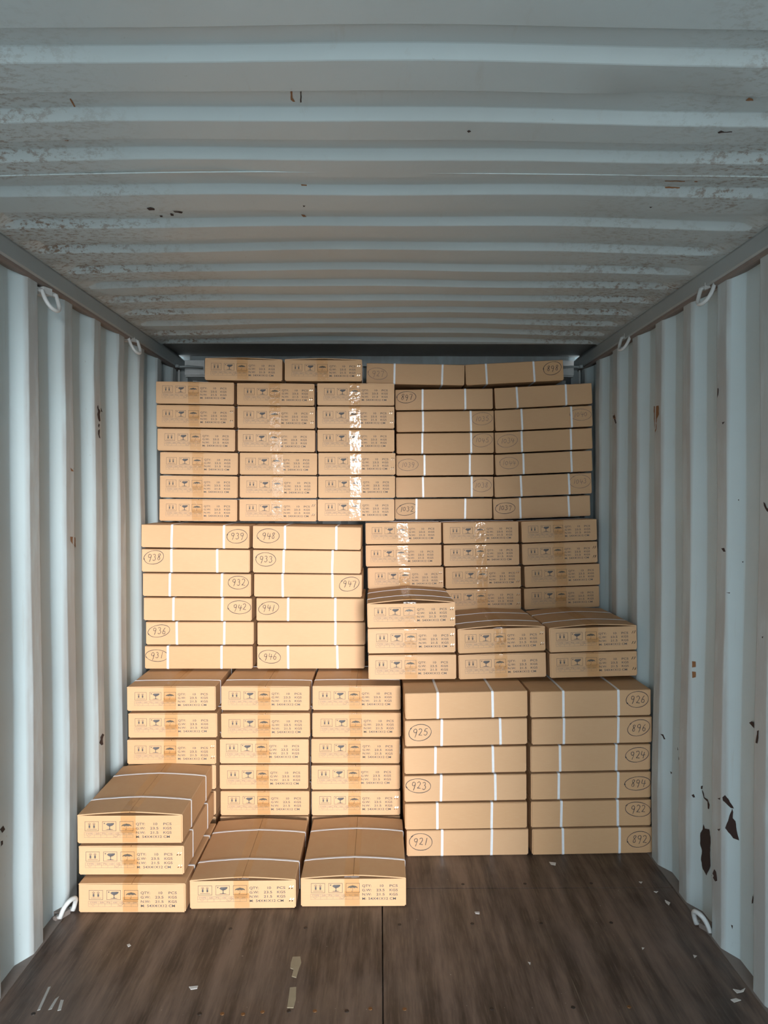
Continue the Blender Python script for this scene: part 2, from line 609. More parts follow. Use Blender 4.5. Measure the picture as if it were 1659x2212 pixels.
RW = [c8([(745, 870), (755, 900), (785, 905), (793, 960), (790, 1080), (793, 1150), (765, 1215), (740, 1170), (728, 1110), (735, 1050), (722, 1000), (724, 930), (740, 905)]),
      c8([(872, 690), (890, 675), (915, 705), (950, 765), (930, 762), (900, 735), (875, 712)]),
      c8([(938, 765), (945, 790), (942, 830), (960, 850), (968, 910), (985, 980), (945, 965), (890, 897), (915, 830)]),
      c8([(800, 1215), (818, 1172), (830, 1190), (838, 1250), (825, 1255)]),
      c8([(1052, 190), (1070, 180), (1088, 200), (1085, 227), (1065, 205)]),
      c8([(1105, 245), (1118, 240), (1115, 290), (1108, 330), (1095, 325), (1102, 280)]),
      c8([(455, 265), (475, 268), (490, 300), (480, 302), (470, 280)]),
      c8([(665, 675), (680, 668), (690, 690), (676, 692)]),
      c8([(728, 615), (742, 612), (738, 635), (728, 635)]),
      c8([(735, 640), (744, 652), (752, 690), (775, 705), (787, 740), (783, 770), (774, 766), (772, 720), (748, 696), (738, 660)]),
      c8([(840, 698), (858, 693), (856, 708)]),
      c8([(570, 350), (576, 372), (571, 375)]), c8([(578, 415), (586, 440), (579, 440)]), c8([(522, 515), (535, 525), (527, 535)]),
      c8([(838, 905), (860, 900), (850, 918)]), c8([(1075, 1350), (1082, 1360), (1078, 1400), (1070, 1405)]),
      c8([(930, 1545), (942, 1550), (940, 1575)]),
      c6([(1168, 898), (1180, 908), (1190, 935), (1210, 955), (1210, 975), (1190, 960), (1172, 925)]),
      c6([(855, 120), (862, 125), (860, 165), (852, 188)]), c6([(885, 355), (905, 350), (890, 370)]),
      c6([(880, 1215), (900, 1212), (910, 1238), (895, 1238)]), c6([(993, 880), (1003, 882), (998, 892)]),
      c6([(1020, 1305), (1032, 1303), (1028, 1315)]), c6([(912, 1518), (940, 1516), (938, 1523)]),
      c6([(140, 310), (150, 305), (165, 360), (158, 365)]), c6([(1155, 1820), (1168, 1815), (1163, 1830)])]
for p in RW: chip(wall_right, p, M['rust'])
for p in [c6([(420, 245), (452, 240), (455, 300), (440, 330), (438, 400), (428, 425), (420, 330)]), c6([(680, 1985), (705, 1988), (706, 2025), (680, 2028)]),
          c6([(680, 2055), (706, 2058), (705, 2095), (682, 2100)]), c6([(135, 290), (150, 292), (160, 330), (142, 330)])]:
    chip(wall_right, p, M['orange_rust'], 'rust_stain')
for p in [c5([(662, 250), (668, 236), (672, 262), (682, 245), (690, 260), (698, 285), (684, 280), (680, 300), (684, 345), (676, 350), (668, 330), (663, 300), (668, 280)]),
          c5([(672, 362), (680, 372), (674, 392), (668, 380)]), c5([(668, 410), (680, 402), (678, 440), (684, 465), (676, 460), (668, 435)]),
          c7([(665, 325), (675, 300), (672, 290), (686, 262), (698, 270), (688, 300), (692, 335), (680, 342)]),
          c7([(0, 905), (20, 880), (33, 905), (12, 930)]), c7([(4, 985), (18, 980), (18, 1005), (6, 1018)])]:
    chip(wall_left, p, M['rust'])
for p in [c5([(480, 665), (505, 665), (502, 690), (484, 688)]), c5([(478, 1135), (512, 1140), (515, 1210), (480, 1165)]), c7([(330, 1700), (365, 1690), (350, 1745), (332, 1740)])]:
    chip(wall_left, p, M['orange_rust'], 'rust_stain')
for p in [c1([(633, 898), (650, 894), (668, 900), (668, 907), (645, 908)]), c1([(745, 908), (765, 909), (790, 916), (785, 921), (755, 917)]), c1([(735, 920), (750, 924), (750, 932), (738, 931)]),
          c1([(690, 930), (702, 930), (702, 937), (692, 936)]), c1([(1297, 395), (1302, 392), (1303, 440), (1297, 442)]), c1([(1308, 886), (1320, 888), (1312, 894)]),
          c2([(357, 565), (366, 560), (376, 567), (364, 572)]), c2([(1440, 570), (1455, 562), (1470, 568), (1503, 566), (1503, 570), (1460, 572), (1445, 575)]),
          c2([(1145, 892), (1160, 892), (1150, 898)])]:
    chip(ceiling, p, M['rust'])
for p in [c1([(1255, 385), (1262, 382), (1264, 420), (1275, 438), (1266, 438), (1256, 430)]), c1([(1300, 925), (1315, 927), (1325, 936), (1310, 937)]),
          c2([(1212, 806), (1230, 804), (1278, 808), (1276, 813), (1214, 813)]), c2([(1212, 779), (1300, 780), (1298, 784), (1214, 783)]), c2([(1340, 781), (1354, 781), (1352, 786), (1340, 785)]),
          c2([(1560, 433), (1575, 420), (1592, 425), (1595, 434)]), c2([(1615, 335), (1640, 333), (1645, 341), (1618, 342)]), c1([(270, 598), (295, 600), (296, 608), (280, 607)]),
          c1([(300, 425), (306, 424), (327, 460), (320, 461)]), c1([(1300, 795), (1325, 797), (1326, 803), (1303, 802)])]:
    chip(ceiling, p, M['orange_rust'], 'rust_stain')

# ------------------------------------------------------------------ lashing rings
def lashing_ring(px, py, sgn, lower, label):
    x = sgn * 1.166
    r = ray(px, py)
    c = Vector((0, 0, CAM_Z)) + r * (x / r.x)
    if lower: c.z = .014
    root = tag(obj('lashing_ring', None, loc=c, rot=(0, 0, R(sgn * (26 if lower else 18)))), label, 'lashing ring', 'lashing rings along the container walls')
    mb = MB()
    w, h = (.030, .058) if lower else (.034, .062)
    pts = []
    up = -1 if not lower else 1
    for k in range(25):
        a = math.pi * k / 24
        pts.append((-sgn * (.006 + .026 * math.sin(a)), math.copysign(abs(math.cos(a)) ** .8, math.cos(a)) * w, up * (math.sin(a) ** .8 * h)))
    # D-ring hanging (or standing), with its straight bar
    pts = [(sgn * .012, w, -up * .004)] + pts + [(sgn * .012, -w, -up * .004)]
    mb.tube(pts, .0085 if lower else .0072, 10)
    obj('ring', mb.mesh('ring', True), M['ring'], root)
    mb = MB()
    mb.tube([(sgn * .012, -w - .012, -up * .006), (sgn * .012, w + .012, -up * .006)], .0095, 8)
    mb.box(min(0, sgn * .045), max(0, sgn * .045), -.02, .02, -.012 - up * .008, .012 - up * .008)
    obj('lug', mb.mesh('lug'), M['ring'] if not lower else M['lead'], root)
    return root


lashing_ring(104, 634, -1, False, 'grey lashing ring under the left rail, nearest the camera')
lashing_ring(286, 735, -1, False, 'small grey lashing ring far back under the left rail')
lashing_ring(1531, 620, 1, False, 'white lashing ring under the right rail, nearest the camera')
lashing_ring(1354, 728, 1, False, 'small white lashing ring far back under the right rail')
lashing_ring(143, 2000, -1, True, 'pale lashing ring at floor level beside the front left cartons')
lashing_ring(1520, 1985, 1, True, 'grimy lashing ring at floor level below the right wall')

# ------------------------------------------------------------------ carton parts
BW, BL, BH, FT = .400, .530, .1098, .0038       # width, length, body height, flap thickness
UNIT = .1205


def body_mesh():
    mb = MB(); mb.box(-BW / 2, BW / 2, -BL / 2, BL / 2, 0, BH)
    me = mb.mesh('carton_body')
    bm = bmesh.new(); bm.from_mesh(me)
    es = [e for e in bm.edges if not all(abs(v.co.z - BH) < 1e-5 for v in e.verts)]
    bmesh.ops.bevel(bm, geom=es, offset=.0042, segments=2, affect='EDGES')
    bm.to_mesh(me); bm.free()
    me.materials.append(M['card'])
    return me


def top_z(x, b):
    t = 1 - abs(x) / (BW / 2)
    return BH + FT + b * (1 - (1 - t) ** 1.35)


def flap_mesh(b, sgn):
    xs = [BW / 2 - .004, BW * .4, BW * .3, BW * .2, BW * .1, .0008]
    prof = [(BW / 2, BH - .0005), (BW / 2, BH + .0012), (BW / 2 - .0015, BH + FT - .0012)]
    prof += [(x, top_z(x, b)) for x in xs]
    prof += [(x, top_z(x, b) - FT) for x in reversed(xs[1:])]
    prof += [(BW / 2 - .006, BH - .0005)]
    mb = MB(); mb.prism([(sgn * p[0], p[1]) for p in prof], 'y', -BL / 2 + .001, BL / 2 - .001)
    me = mb.mesh('top_flap'); me.materials.append(M['card'])
    return me


TW = .0285
TX = -.006


def tape_top_mesh(b):
    """tape along the seam, folded down over both ends"""
    cols = [-TW, -TW / 2, 0, TW / 2, TW]
    rows = []
    y0 = -BL / 2
    def row(y, zf): return [(TX + c, y, zf(TX + c)) for c in cols]
    rows.append(row(y0 - .0011, lambda x: BH - .068))
    rows.append(row(y0 - .0012, lambda x: BH - .030))
    rows.append(row(y0 - .0013, lambda x: BH - .006))
    rows.append(row(y0 - .0012, lambda x: BH + .001))
    rows.append(row(y0 - .0006, lambda x: top_z(x, b) - .001))
    rows.append(row(y0 + .0030, lambda x: top_z(x, b) + .0009))
    for k in range(1, 8): rows.append(row(y0 + BL * k / 8, lambda x: top_z(x, b) + .0009))
    rows.append(row(-y0 - .003, lambda x: top_z(x, b) + .0009))
    rows.append(row(-y0 + .0008, lambda x: top_z(x, b) - .001))
    rows.append(row(-y0 + .0012, lambda x: BH - .06))
    mb = MB(); n = len(cols)
    mb.add([p for r in rows for p in r], [(i * n + k, i * n + k + 1, (i + 1) * n + k + 1, (i + 1) * n + k) for i in range(len(rows) - 1) for k in range(n - 1)])
    me = mb.mesh('tape', True, fix=False); me.materials.append(M['tape'])
    return me


def tape_bottom_mesh():
    y0 = -BL / 2; mb = MB()
    rows = [(y0 - .0016, .062), (y0 - .0016, .03), (y0 - .0014, .0045)]
    cols = [-TW, 0, TW]
    mb.add([(TX + .003 + c, y, z) for (y, z) in rows for c in cols], [(i * 3 + k, i * 3 + k + 1, i * 3 + k + 4, i * 3 + k + 3) for i in range(2) for k in range(2)])
    me = mb.mesh('tape_end', True, fix=False); me.materials.append(M['tape'])
    return me


def strap_mesh(b):
    """closed band round the short girth"""
    w, t = .0052, .0011
    e = .0004
    xo = BW / 2 + e
    line = [(-xo, .004), (-xo, BH), (-xo + .003, BH + FT + e)]
    for k in range(1, 8):
        x = -xo + 2 * xo * k / 8
        line.append((x, top_z(max(-BW / 2, min(BW / 2, x)), b) + e + .0012))
    line += [(xo - .003, BH + FT + e), (xo, BH), (xo, .004), (xo - .004, -e), (-xo + .004, -e)]
    c = (0, BH / 2); n = len(line)
    out = []
    for i, p in enumerate(line):
        a = line[i - 1]; d = line[(i + 1) % n]
        tx, tz = d[0] - a[0], d[1] - a[1]; m = math.hypot(tx, tz)
        out.append((p[0] - tz / m * t, p[1] + tx / m * t))
    mb = MB()
    vs = [(p[0], -w, p[1]) for p in line] + [(p[0], w, p[1]) for p in line] + [(p[0], -w, p[1]) for p in out] + [(p[0], w, p[1]) for p in out]
    fs = []
    for i in range(n):
        j = (i + 1) % n
        fs += [(i, j, n + j, n + i), (2 * n + i, 3 * n + i, 3 * n + j, 2 * n + j), (i, 2 * n + i, 2 * n + j, j), (n + i, n + j, 3 * n + j, 3 * n + i)]
    mb.add(vs, fs)
    me = mb.mesh('strap'); me.materials.append(M['strap'])
    return me


# ---- flat print on the end face: local frame u (from the left edge), w (down from the top), metres
def on_face(u, w): return (u - .205, -BL / 2 - .0005, BH + .003 - w)


class Ink:
    def __init__(self): self.mb = MB()

    def poly(self, pts, faces=None):
        self.mb.add([on_face(*p) for p in pts], faces or [tuple(range(len(pts)))])

    def rect(self, u0, w0, u1, w1): self.poly([(u0, w0), (u1, w0), (u1, w1), (u0, w1)])

    def line(self, pts, t=.0009, closed=False):
        n = len(pts)
        for i in range(n if closed else n - 1):
            a, b = Vector(pts[i]), Vector(pts[(i + 1) % n])
            d = (b - a).normalized(); s = Vector((-d.y, d.x)) * t / 2; d *= t / 2
            self.poly([a - d + s, b + d + s, b + d - s, a - d - s])

    def text(self, s, u, w, h, sx=1.0, bold=.018):
        """cap height h, baseline at w"""
        cu = bpy.data.curves.new('t', 'FONT'); cu.body = s; cu.size = h / .70
        cu.resolution_u = 3; cu.offset = bold * h
        o = bpy.data.objects.new('t', cu); COL.objects.link(o)
        bpy.context.view_layer.update()
        me = bpy.data.meshes.new_from_object(o.evaluated_get(bpy.context.evaluated_depsgraph_get()))
        self.mb.add([on_face(u + v.co.x * sx, w - v.co.y) for v in me.vertices], [tuple(p.vertices) for p in me.polygons])
        wd = max([v.co.x for v in me.vertices] or [0]) * sx
        bpy.data.objects.remove(o); bpy.data.curves.remove(cu); bpy.data.meshes.remove(me)
        return wd

    def fit(self, s, u0, u1, w, h):
        base = Ink(); wd = base.text(s, 0, 0, h)
        self.text(s, u0, w, h, (u1 - u0) / wd)

    def mesh(self, name, mat):
        me = self.mb.mesh(name, fix=False)
        bm = bmesh.new(); bm.from_mesh(me)
        for f in bm.faces:
            f.normal_update()
            if f.normal.y > 0: f.normal_flip()
        bm.to_mesh(me); bm.free()
        me.materials.append(mat)
        return me


def symbols_mesh():
    k = Ink()
    def frame(u0, u1):
        k.line([(u0, .0233), (u1, .0233), (u1, .0593), (u0, .0593)], .0013, True)
    frame(.039, .0905); frame(.1055, .157); frame(.1715, .2225)
    out = [k.mesh('handling_symbols', M['ink'])]; k = Ink()
    # this way up: two arrows over a bar
    for c in (.0560, .0735):
        k.rect(c - .0032, .0375, c + .0032, .0475)
        k.rect(c - .0024, .0486, c + .0024, .0496)
        k.rect(c - .0032, .0330, c + .0032, .0358)
        k.line([(c - .0055, .0325), (c, .0283), (c + .0055, .0325)], .0012)
    k.rect(.046, .0528, .0840, .0541)
    out.append(k.mesh('arrows_symbol', M['ink'])); k = Ink()
    # broken glass
    k.poly([(.1248, .0290), (.1500, .0290), (.1497, .0312), (.1482, .0348), (.1445, .0382), (.1395, .0406), (.1335, .0416), (.1280, .0408), (.1240, .0388), (.1205, .0352), (.1180, .0335), (.1215, .0318)])
    k.poly([(.1095, .0285), (.1165, .0285), (.1140, .0325), (.1120, .0330)])
    k.poly([(.1300, .0410), (.1355, .0410), (.1342, .0450), (.1340, .0500), (.1365, .0540), (.1290, .0540), (.1314, .0500), (.1313, .0450)])
    k.rect(.1180, .0545, .1460, .0556); k.rect(.1225, .0533, .1420, .0546)
    out.append(k.mesh('broken_glass_symbol', M['ink'])); k = Ink()
    # umbrella
    pts = []
    for i in range(15):
        a = math.pi * i / 14
        pts.append((.1965 - math.cos(a) * .0195, .0425 - math.sin(a) * .0105))
    low = []
    for i in range(12, -1, -1):
        u = .1770 + .039 * i / 12
        low.append((u, .0425 - abs(math.sin(math.pi * i / 4)) * .0026))
    k.poly(pts + low[1:-1])
    k.line([(.1965, .0300), (.1965, .0325)], .0014)
    k.line([(.1965, .0400), (.1965, .0540), (.1957, .0556), (.1940, .0560), (.1926, .0548), (.1922, .0530)], .0011)
    out.append(k.mesh('umbrella_symbol', M['ink']))
    return out


def table_mesh():
    k = Ink()
    u0, u1, w0, w1, wm = .0365, .2215, .0650, .0858, .0758
    k.line([(u0, w0), (u1, w0), (u1, w1), (u0, w1)], .0009, True)
    k.line([(u0, wm), (u1, wm)], .0009)
    cuts = [u0, .0745, .0985, .1220, .1475, .1720, .1970, u1]
    for c in cuts[1:-1]: k.line([(c, w0), (c, w1)], .0009)
    for s, a, b in zip(('TYPE', '50', '75', '100', '125', '150', '200'), cuts[:-1], cuts[1:]):
        m = .004 if len(s) < 4 else .005
        k.fit(s, a + m, b - m, .0735, .0062)
    k.line([(.047, .0770), (.0535, .0830), (.0610, .0765)], .0010)
    k.line([(.1500, .0800), (.1540, .0835), (.1600, .0825), (.1650, .0765), (.1695, .0735)], .0013)
    return k.mesh('type_table', M['ink_thin'])


def weights_mesh():
    k = Ink()
    h = .0094
    rows = [(.0378, 'QTY:', '10', 'PCS', .297), (.0546, 'G.W:', '23.5', 'KGS', .286), (.0715, 'N.W:', '21.5', 'KGS', .286)]
    for w, a, b, c, ub in rows:
        k.fit(a, .232, .2675, w, h)
        k.fit(b, ub, ub + (.017 if b == '10' else .032), w, h)
        k.fit(c, .3355, .3680, w, h)
    k.fit('M:', .232, .2475, .0881, h); k.fit('54X41X12', .2555, .331, .0881, h); k.fit('CM', .3365, .361, .0881, h)
    return k.mesh('weight_text', M['ink'])


# ---- hand lettering: stroke digits, 0..1 high, about .6 wide
def arc(cx, cy, rx, ry, a0, a1, n=12): return [(cx + rx * math.cos(R(a0 + (a1 - a0) * i / n)), cy + ry * math.sin(R(a0 + (a1 - a0) * i / n))) for i in range(n + 1)]


DIG = {
    '0': [arc(.3, .48, .23, .36, 100, 470, 16)],
    '1': [[(.36, 1.0), (.30, .6), (.22, .02)]],
    '2': [arc(.28, .72, .22, .25, 160, -30, 10) + [(.30, .30), (.06, .06), (.24, .10), (.60, .04)]],
    '3': [arc(.25, .76, .20, .20, 150, -75, 9) + arc(.26, .30, .24, .27, 75, -150, 10)],
    '4': [[(.17, .95), (.05, .44), (.30, .40), (.66, .46)], [(.50, .82), (.44, .40), (.38, -.02)]],
    '5': [[(.55, .96), (.20, .90), (.14, .55)] + arc(.28, .34, .25, .27, 115, -150, 11)],
    '6': [[(.46, 1.0), (.24, .75), (.10, .38)] + arc(.30, .28, .21, .24, 170, 520, 14)],
    '7': [[(.02, .86), (.20, .92), (.56, .90), (.40, .50), (.30, -.05)]],
    '8': [[(.50, .88), (.34, .98), (.14, .84), (.22, .62), (.44, .40), (.46, .14), (.28, .02), (.10, .16), (.18, .42), (.42, .66), (.52, .88)]],
    '9': [arc(.28, .70, .22, .24, 20, 385, 15) + [(.48, .55), (.40, .20), (.28, -.14)]],
}


def smooth(pts, it=2):
    for _ in range(it):
        q = [pts[0]]
        for a, b in zip(pts, pts[1:]):
            q += [(a[0] * .75 + b[0] * .25, a[1] * .75 + b[1] * .25), (a[0] * .25 + b[0] * .75, a[1] * .25 + b[1] * .75)]
        pts = q + [pts[-1]]
    return pts


def number_mesh(s, faint, seed):
    """circled number; local u right, v up, centred, drawn on the +X side face (u runs along +Y)"""
    rn = random.Random(seed)
    four = len(s) == 4
    h = .033 if not four else .029
    adv = .0225 if not four else .0205
    strokes = []
    u = -adv * len(s) / 2 + .003
    for ch in s:
        dy = rn.uniform(-.002, .002); sc = rn.uniform(.92, 1.06)
        for st in DIG[ch]:
            strokes.append([(u + p[0] * adv * 1.35 * sc + p[1] * .003, (p[1] - .45) * h * sc + dy) for p in smooth(st, 1)])
        u += adv * (.72 if ch == '1' else 1.0)
    rx, ry = (.052 if not four else .056) * rn.uniform(.94, 1.06), .032 * rn.uniform(.95, 1.12)
    a0 = rn.uniform(120, 200)
    tilt = rn.uniform(-.06, .14)
    circ = []
    for i in range(30):
        t = i / 29; a = R(a0 + 372 * t)
        k = 1 + .05 * math.sin(a * 2 + seed) + .05 * (t - .5)
        x, y = rx * k * math.cos(a), ry * k * math.sin(a)
        circ.append((x, y + x * tilt))
    strokes.append(circ)
    w = .0025 if not faint else .0021
    mb = MB()
    X = BW / 2 + .0006
    for st in strokes:
        n = len(st); L = []; Rr = []
        for i, p in enumerate(st):
            a = st[max(i - 1, 0)]; b = st[min(i + 1, n - 1)]
            tx, ty = b[0] - a[0], b[1] - a[1]; m = math.hypot(tx, ty) or 1
            ww = w * (.75 + .4 * abs(math.sin(i * .35 + seed))) / 2
            L.append((X, p[0] - ty / m * ww, p[1] + tx / m * ww)); Rr.append((X, p[0] + ty / m * ww, p[1] - tx / m * ww))
        mb.add(L + Rr, [(i, n + i, n + i + 1, i + 1) for i in range(n - 1)])
    me = mb.mesh('marker_number', fix=False)
    me.materials.append(M['pen_faint'] if faint else M['pen'])
    return me


def staple_mesh():
    """pair of short flat wire clips, slanting"""
    mb = MB()
    y = -BL / 2
    for dx in (-.005, .005):
        for (a, b) in (((-.0032, -.0065), (.0032, .0065)),):
            ax, az = dx + a[0], a[1]; bx, bz = dx + b[0], b[1]
            q = .0019
            mb.add([(ax - q, y - .0006, az), (ax + q, y - .0006, az), (bx + q, y - .0006, bz), (bx - q, y - .0006, bz),
                    ((ax + bx) / 2 - q, y - .0022, (az + bz) / 2), ((ax + bx) / 2 + q, y - .0022, (az + bz) / 2)],
                   [(0, 1, 5, 4), (4, 5, 2, 3), (1, 2, 5), (0, 4, 3)])
    me = mb.mesh('staple'); me.materials.append(M['staple'])
    return me


ME = {'body': body_mesh(), 'sym': symbols_mesh(), 'tab': table_mesh(), 'wt': weights_mesh(), 'staple': staple_mesh(), 'tape_end': tape_bottom_mesh()}
for b in (.0012, .006, .012, .017):
    ME['flapL', b] = flap_mesh(b, -1); ME['flapR', b] = flap_mesh(b, 1)
    ME['tape', b] = tape_top_mesh(b); ME['strap', b] = strap_mesh(b)

NSEED = 0


def carton(loc, tilt, yaw, pitch, zs, side, label, group, bulge=.0012, straps=(.27, .745), number=None, staples=False, lean=0.0):
    """side: long face to the camera; otherwise the printed end face"""
    global NSEED
    NSEED += 1
    rn = random.Random(NSEED * 7 + 1)
    root = obj('cardboard_carton', None)
    tag(root, label, 'carton', group)
    m = Matrix.Rotation(R(-tilt), 4, 'Y') @ Matrix.Rotation(R(yaw), 4, 'Z') @ Matrix.Rotation(R(pitch), 4, 'X')
    if side: m = m @ Matrix.Rotation(R(-90), 4, 'Z')
    root.rotation_euler = m.to_euler(); root.location = loc
    root.scale = (1, 1, zs)
    obj('body', ME['body'], None, root)
    obj('top_flap', ME['flapL', bulge], None, root); obj('top_flap', ME['flapR', bulge], None, root)
    obj('tape', ME['tape', bulge], None, root)
    if not side: obj('tape', ME['tape_end'], None, root, (rn.uniform(-.004, .004), 0, 0))
    for f in straps:
        obj('strap', ME['strap', bulge], None, root, (0, BL * (f - .5), 0), (R(rn.uniform(-1.3, 1.3)) if side else 0, 0, 0))
    if not side:
        j = (rn.uniform(-.006, .006), 0, rn.uniform(-.003, .003))
        hs = obj('handling_symbols', ME['sym'][0], None, root, j)
        for me in ME['sym'][1:]: obj(me.name, me, None, hs)
        obj('type_table', ME['tab'], None, root, j)
        obj('weight_text', ME['wt'], None, root, j)
        if staples:
            for zz in (.083, .034):
                obj('staple', ME['staple'], None, root, (.185 + rn.uniform(-.003, .001), 0, zz))
    if number:
        s, fx, fy, faint = number
        half = .064 if len(s) == 4 else .060
        u = max(-BL / 2 + half, min(BL / 2 - half, BL * (fx - .5)))
        v = max(.040, min(BH - .036, BH * (1 - fy)))
        obj('marker_number', number_mesh(s, faint, NSEED), None, root, (0, u, v))
    return root


# ------------------------------------------------------------------ the stacks
ORD = ['top', 'second from top', 'third from top', 'fourth from top', 'fifth from top', 'bottom']


def place(px0, px1, d, z, side, tilt, yaw, unit, label, group, pitch=0.0, **kw):
    """front face between two picture columns on a plane at distance d, underside centre at height z"""
    xm = (px0 + px1) / 2
    # picture row of that height, to undo the slight camera pitch
    p = at_depth(xm, 1073 - (z + .06 - CAM_Z) * F_PX / d, d)
    depth = BW if side else BL
    c = Vector((p.x, d, z))
    yr = R(yaw)
    c += Vector((-math.sin(yr) * depth / 2, math.cos(yr) * depth / 2, 0))
    zs = unit / UNIT * .992
    return carton(c, tilt, yaw, pitch, zs, side, label, group, **kw)


def jit(a): return random.uniform(-a, a)


# A: front row standing on the floor, left
gA = 'printed cartons in the front row'
for i, (a, b, dd) in enumerate([(166, 404, 2.855), (167, 400, 2.905), (164, 397, 2.91)]):
    lab = ['bottom printed carton of the three-high pile at the front left', 'middle printed carton of the three-high pile at the front left',
           'topmost printed carton of the three-high pile at the front left'][i]
    place(a, b, dd, .1185 * i + .001, False, .0, 0.3 * (i - 1), .1185, lab, gA, bulge=.012 if i == 2 else .0012, staples=(i == 1), straps=(.27, .765))
place(405, 644, 2.88, .001, False, 0.25, .3, .1185, 'single printed carton on the floor right beside the front left pile', gA, bulge=.012, staples=True, straps=(.27, .77))
place(646, 881, 2.893, .001, False, 0.2, -.2, .1185, 'single printed carton on the floor nearest the empty floor area', gA, bulge=.012, straps=(.27, .77))

# B: lower left stack behind it, printed ends
gB = 'printed cartons of the lower left stack'
colB = {0: [(269, 471), (273, 473), (271, 470)], 1: [(474, 672), (474, 673), (471, 670), (471, 669), (473, 671)], 2: [(673.5, 867), (673.5, 867), (670, 866), (671, 866), (672, 866)]}
cname = ['left', 'middle', 'right']
for c, rows in colB.items():
    for r, (a, b) in enumerate(rows):
        lev = 5 - r
        place(a, b, 3.45 + jit(.006) + (.02 if r == 0 else 0), .1178 * lev + .001, False, jit(.25), jit(.5), .1178,
              'printed carton, %s of the %s column, lower left stack' % (ORD[r] if not (r == len(rows) - 1 and c) else 'lowest visible', cname[c]), gB,
              staples=(c, r) in ((0, 2), (2, 4)), straps=(.22, .745))

# the cartons behind the front row of which only slivers show
for lev, lab in ((2, 'mostly hidden printed carton behind the top of the front left pile'), (1, 'mostly hidden printed carton behind the middle of the front left pile'),
                 (0, 'mostly hidden printed carton on the floor behind the front left pile')):
    place(271, 470, 3.455, .1178 * lev + .001, False, 0, 0, .1178, lab, gB)
place(472, 670, 3.455, .001, False, 0, 0, .1178, 'mostly hidden printed carton on the floor under the middle column, lower left stack', gB)
place(672, 866, 3.455, .001, False, 0, 0, .1178, 'mostly hidden printed carton on the floor under the right column, lower left stack', gB)

# C: lower right stack, long sides
gC = 'strapped cartons of the lower right stack'
rowsC0 = [(875.6, 1141, (.264, .714), None), (873.5, 1142, (.296, .78), ('925', .12, .45, 0)), (872, 1140, (.251, .726), None), (872.5, 1140, (.296, .744), ('923', .10, .36, 0)),
          (871.7, 1143, (.263, .707), None), (876, 1144.8, (.289, .695), ('921', .11, .42, 0))]
rowsC1 = [(1142, 1411.7, (.271, .73), ('926', .895, .36, 0)), (1143.7, 1415, (.264, .715), ('896', .893, .40, 0)), (1141, 1411.7, (.245, .711), ('924', .903, .38, 0)),
          (1142, 1412.6, (.228, .722), ('894', .905, .42, 0)), (1143, 1412, (.248, .721), ('922', .90, .34, 0)), (1146, 1414, (.256, .725), ('892', .90, .44, 0))]
for c, rows in enumerate((rowsC0, rowsC1)):
    for r, (a, b, st, num) in enumerate(rows):
        lev = 5 - r
        t = (.9 if c == 0 else .55) * lev / 5
        lab = ('strapped carton hand-marked %s in a circle, %s in %s column, lower right stack' % (num[0], ORD[r], ['left', 'right'][c])) if num else \
              ('unmarked strapped carton, %s of left column, lower right stack' % ORD[r])
        place(a, b, (3.30 if c == 0 else 3.322) + jit(.005), .1205 * lev + .001, True, t, (1.3 if c == 0 else 2.0) + jit(.1), .1205, lab, gC, straps=st, number=num)

# D: front half of the middle right stack, printed ends
gD = 'printed cartons at the front of the middle right stack'
for c, rows in enumerate(([(792, 986), (792.5, 986.7), (794, 988)], [(988, 1181.5), (989.5, 1183)], [(1184, 1381), (1185, 1381)])):
    n = len(rows)
    for r, (a, b) in enumerate(rows):
        lev = n - 1 - r
        z = .7275 + [0, .004, .010][c] + .1195 * lev
        names = ['top', 'middle', 'bottom'] if n == 3 else ['upper', 'lower']
        who = ['three-high left column', 'two-high middle column', 'two-high right column'][c]
        place(a, b, 3.487 + jit(.006), z, False, [.3, 1.5, 1.5][c] + .3 * lev, [.3, .8, .8][c] + jit(.2), .1195,
              'printed carton, %s of the %s standing forward, middle right' % (names[r], who), gD,
              bulge=(.017, .012, .012)[c] if r == 0 else .0012, staples=(c, r) in ((0, 0), (0, 1), (1, 0), (2, 0), (2, 1)), straps=(.26, .70))

# E: rear half of the middle right stack
gE = 'printed cartons at the back of the middle right stack'
colE = [[(789.6, 954), (789.6, 955), (793.5, 960)], [(956, 1122.7), (957, 1124.6), (962, 1127), (963, 1126.6)], [(1124.6, 1294), (1127, 1294), (1130.5, 1301), (1129.7, 1300)]]
for c, rows in enumerate(colE):
    for r, (a, b) in enumerate(rows):
        z = 1.3115 + [0, .003, .012][c] - .1185 * r
        nm = ORD[r] if r < 3 else 'lowest visible'
        place(a, b, 4.055 + jit(.005), z, False, [.5, .9, 2.0][c], jit(.15) + [1.3, 1.2, 1.0][c], .1185,
              'printed carton, %s of the %s column, rear of middle right stack' % (nm, cname[c]), gE,
              staples=(c, r) in ((0, 2), (1, 2), (1, 3), (2, 1)))

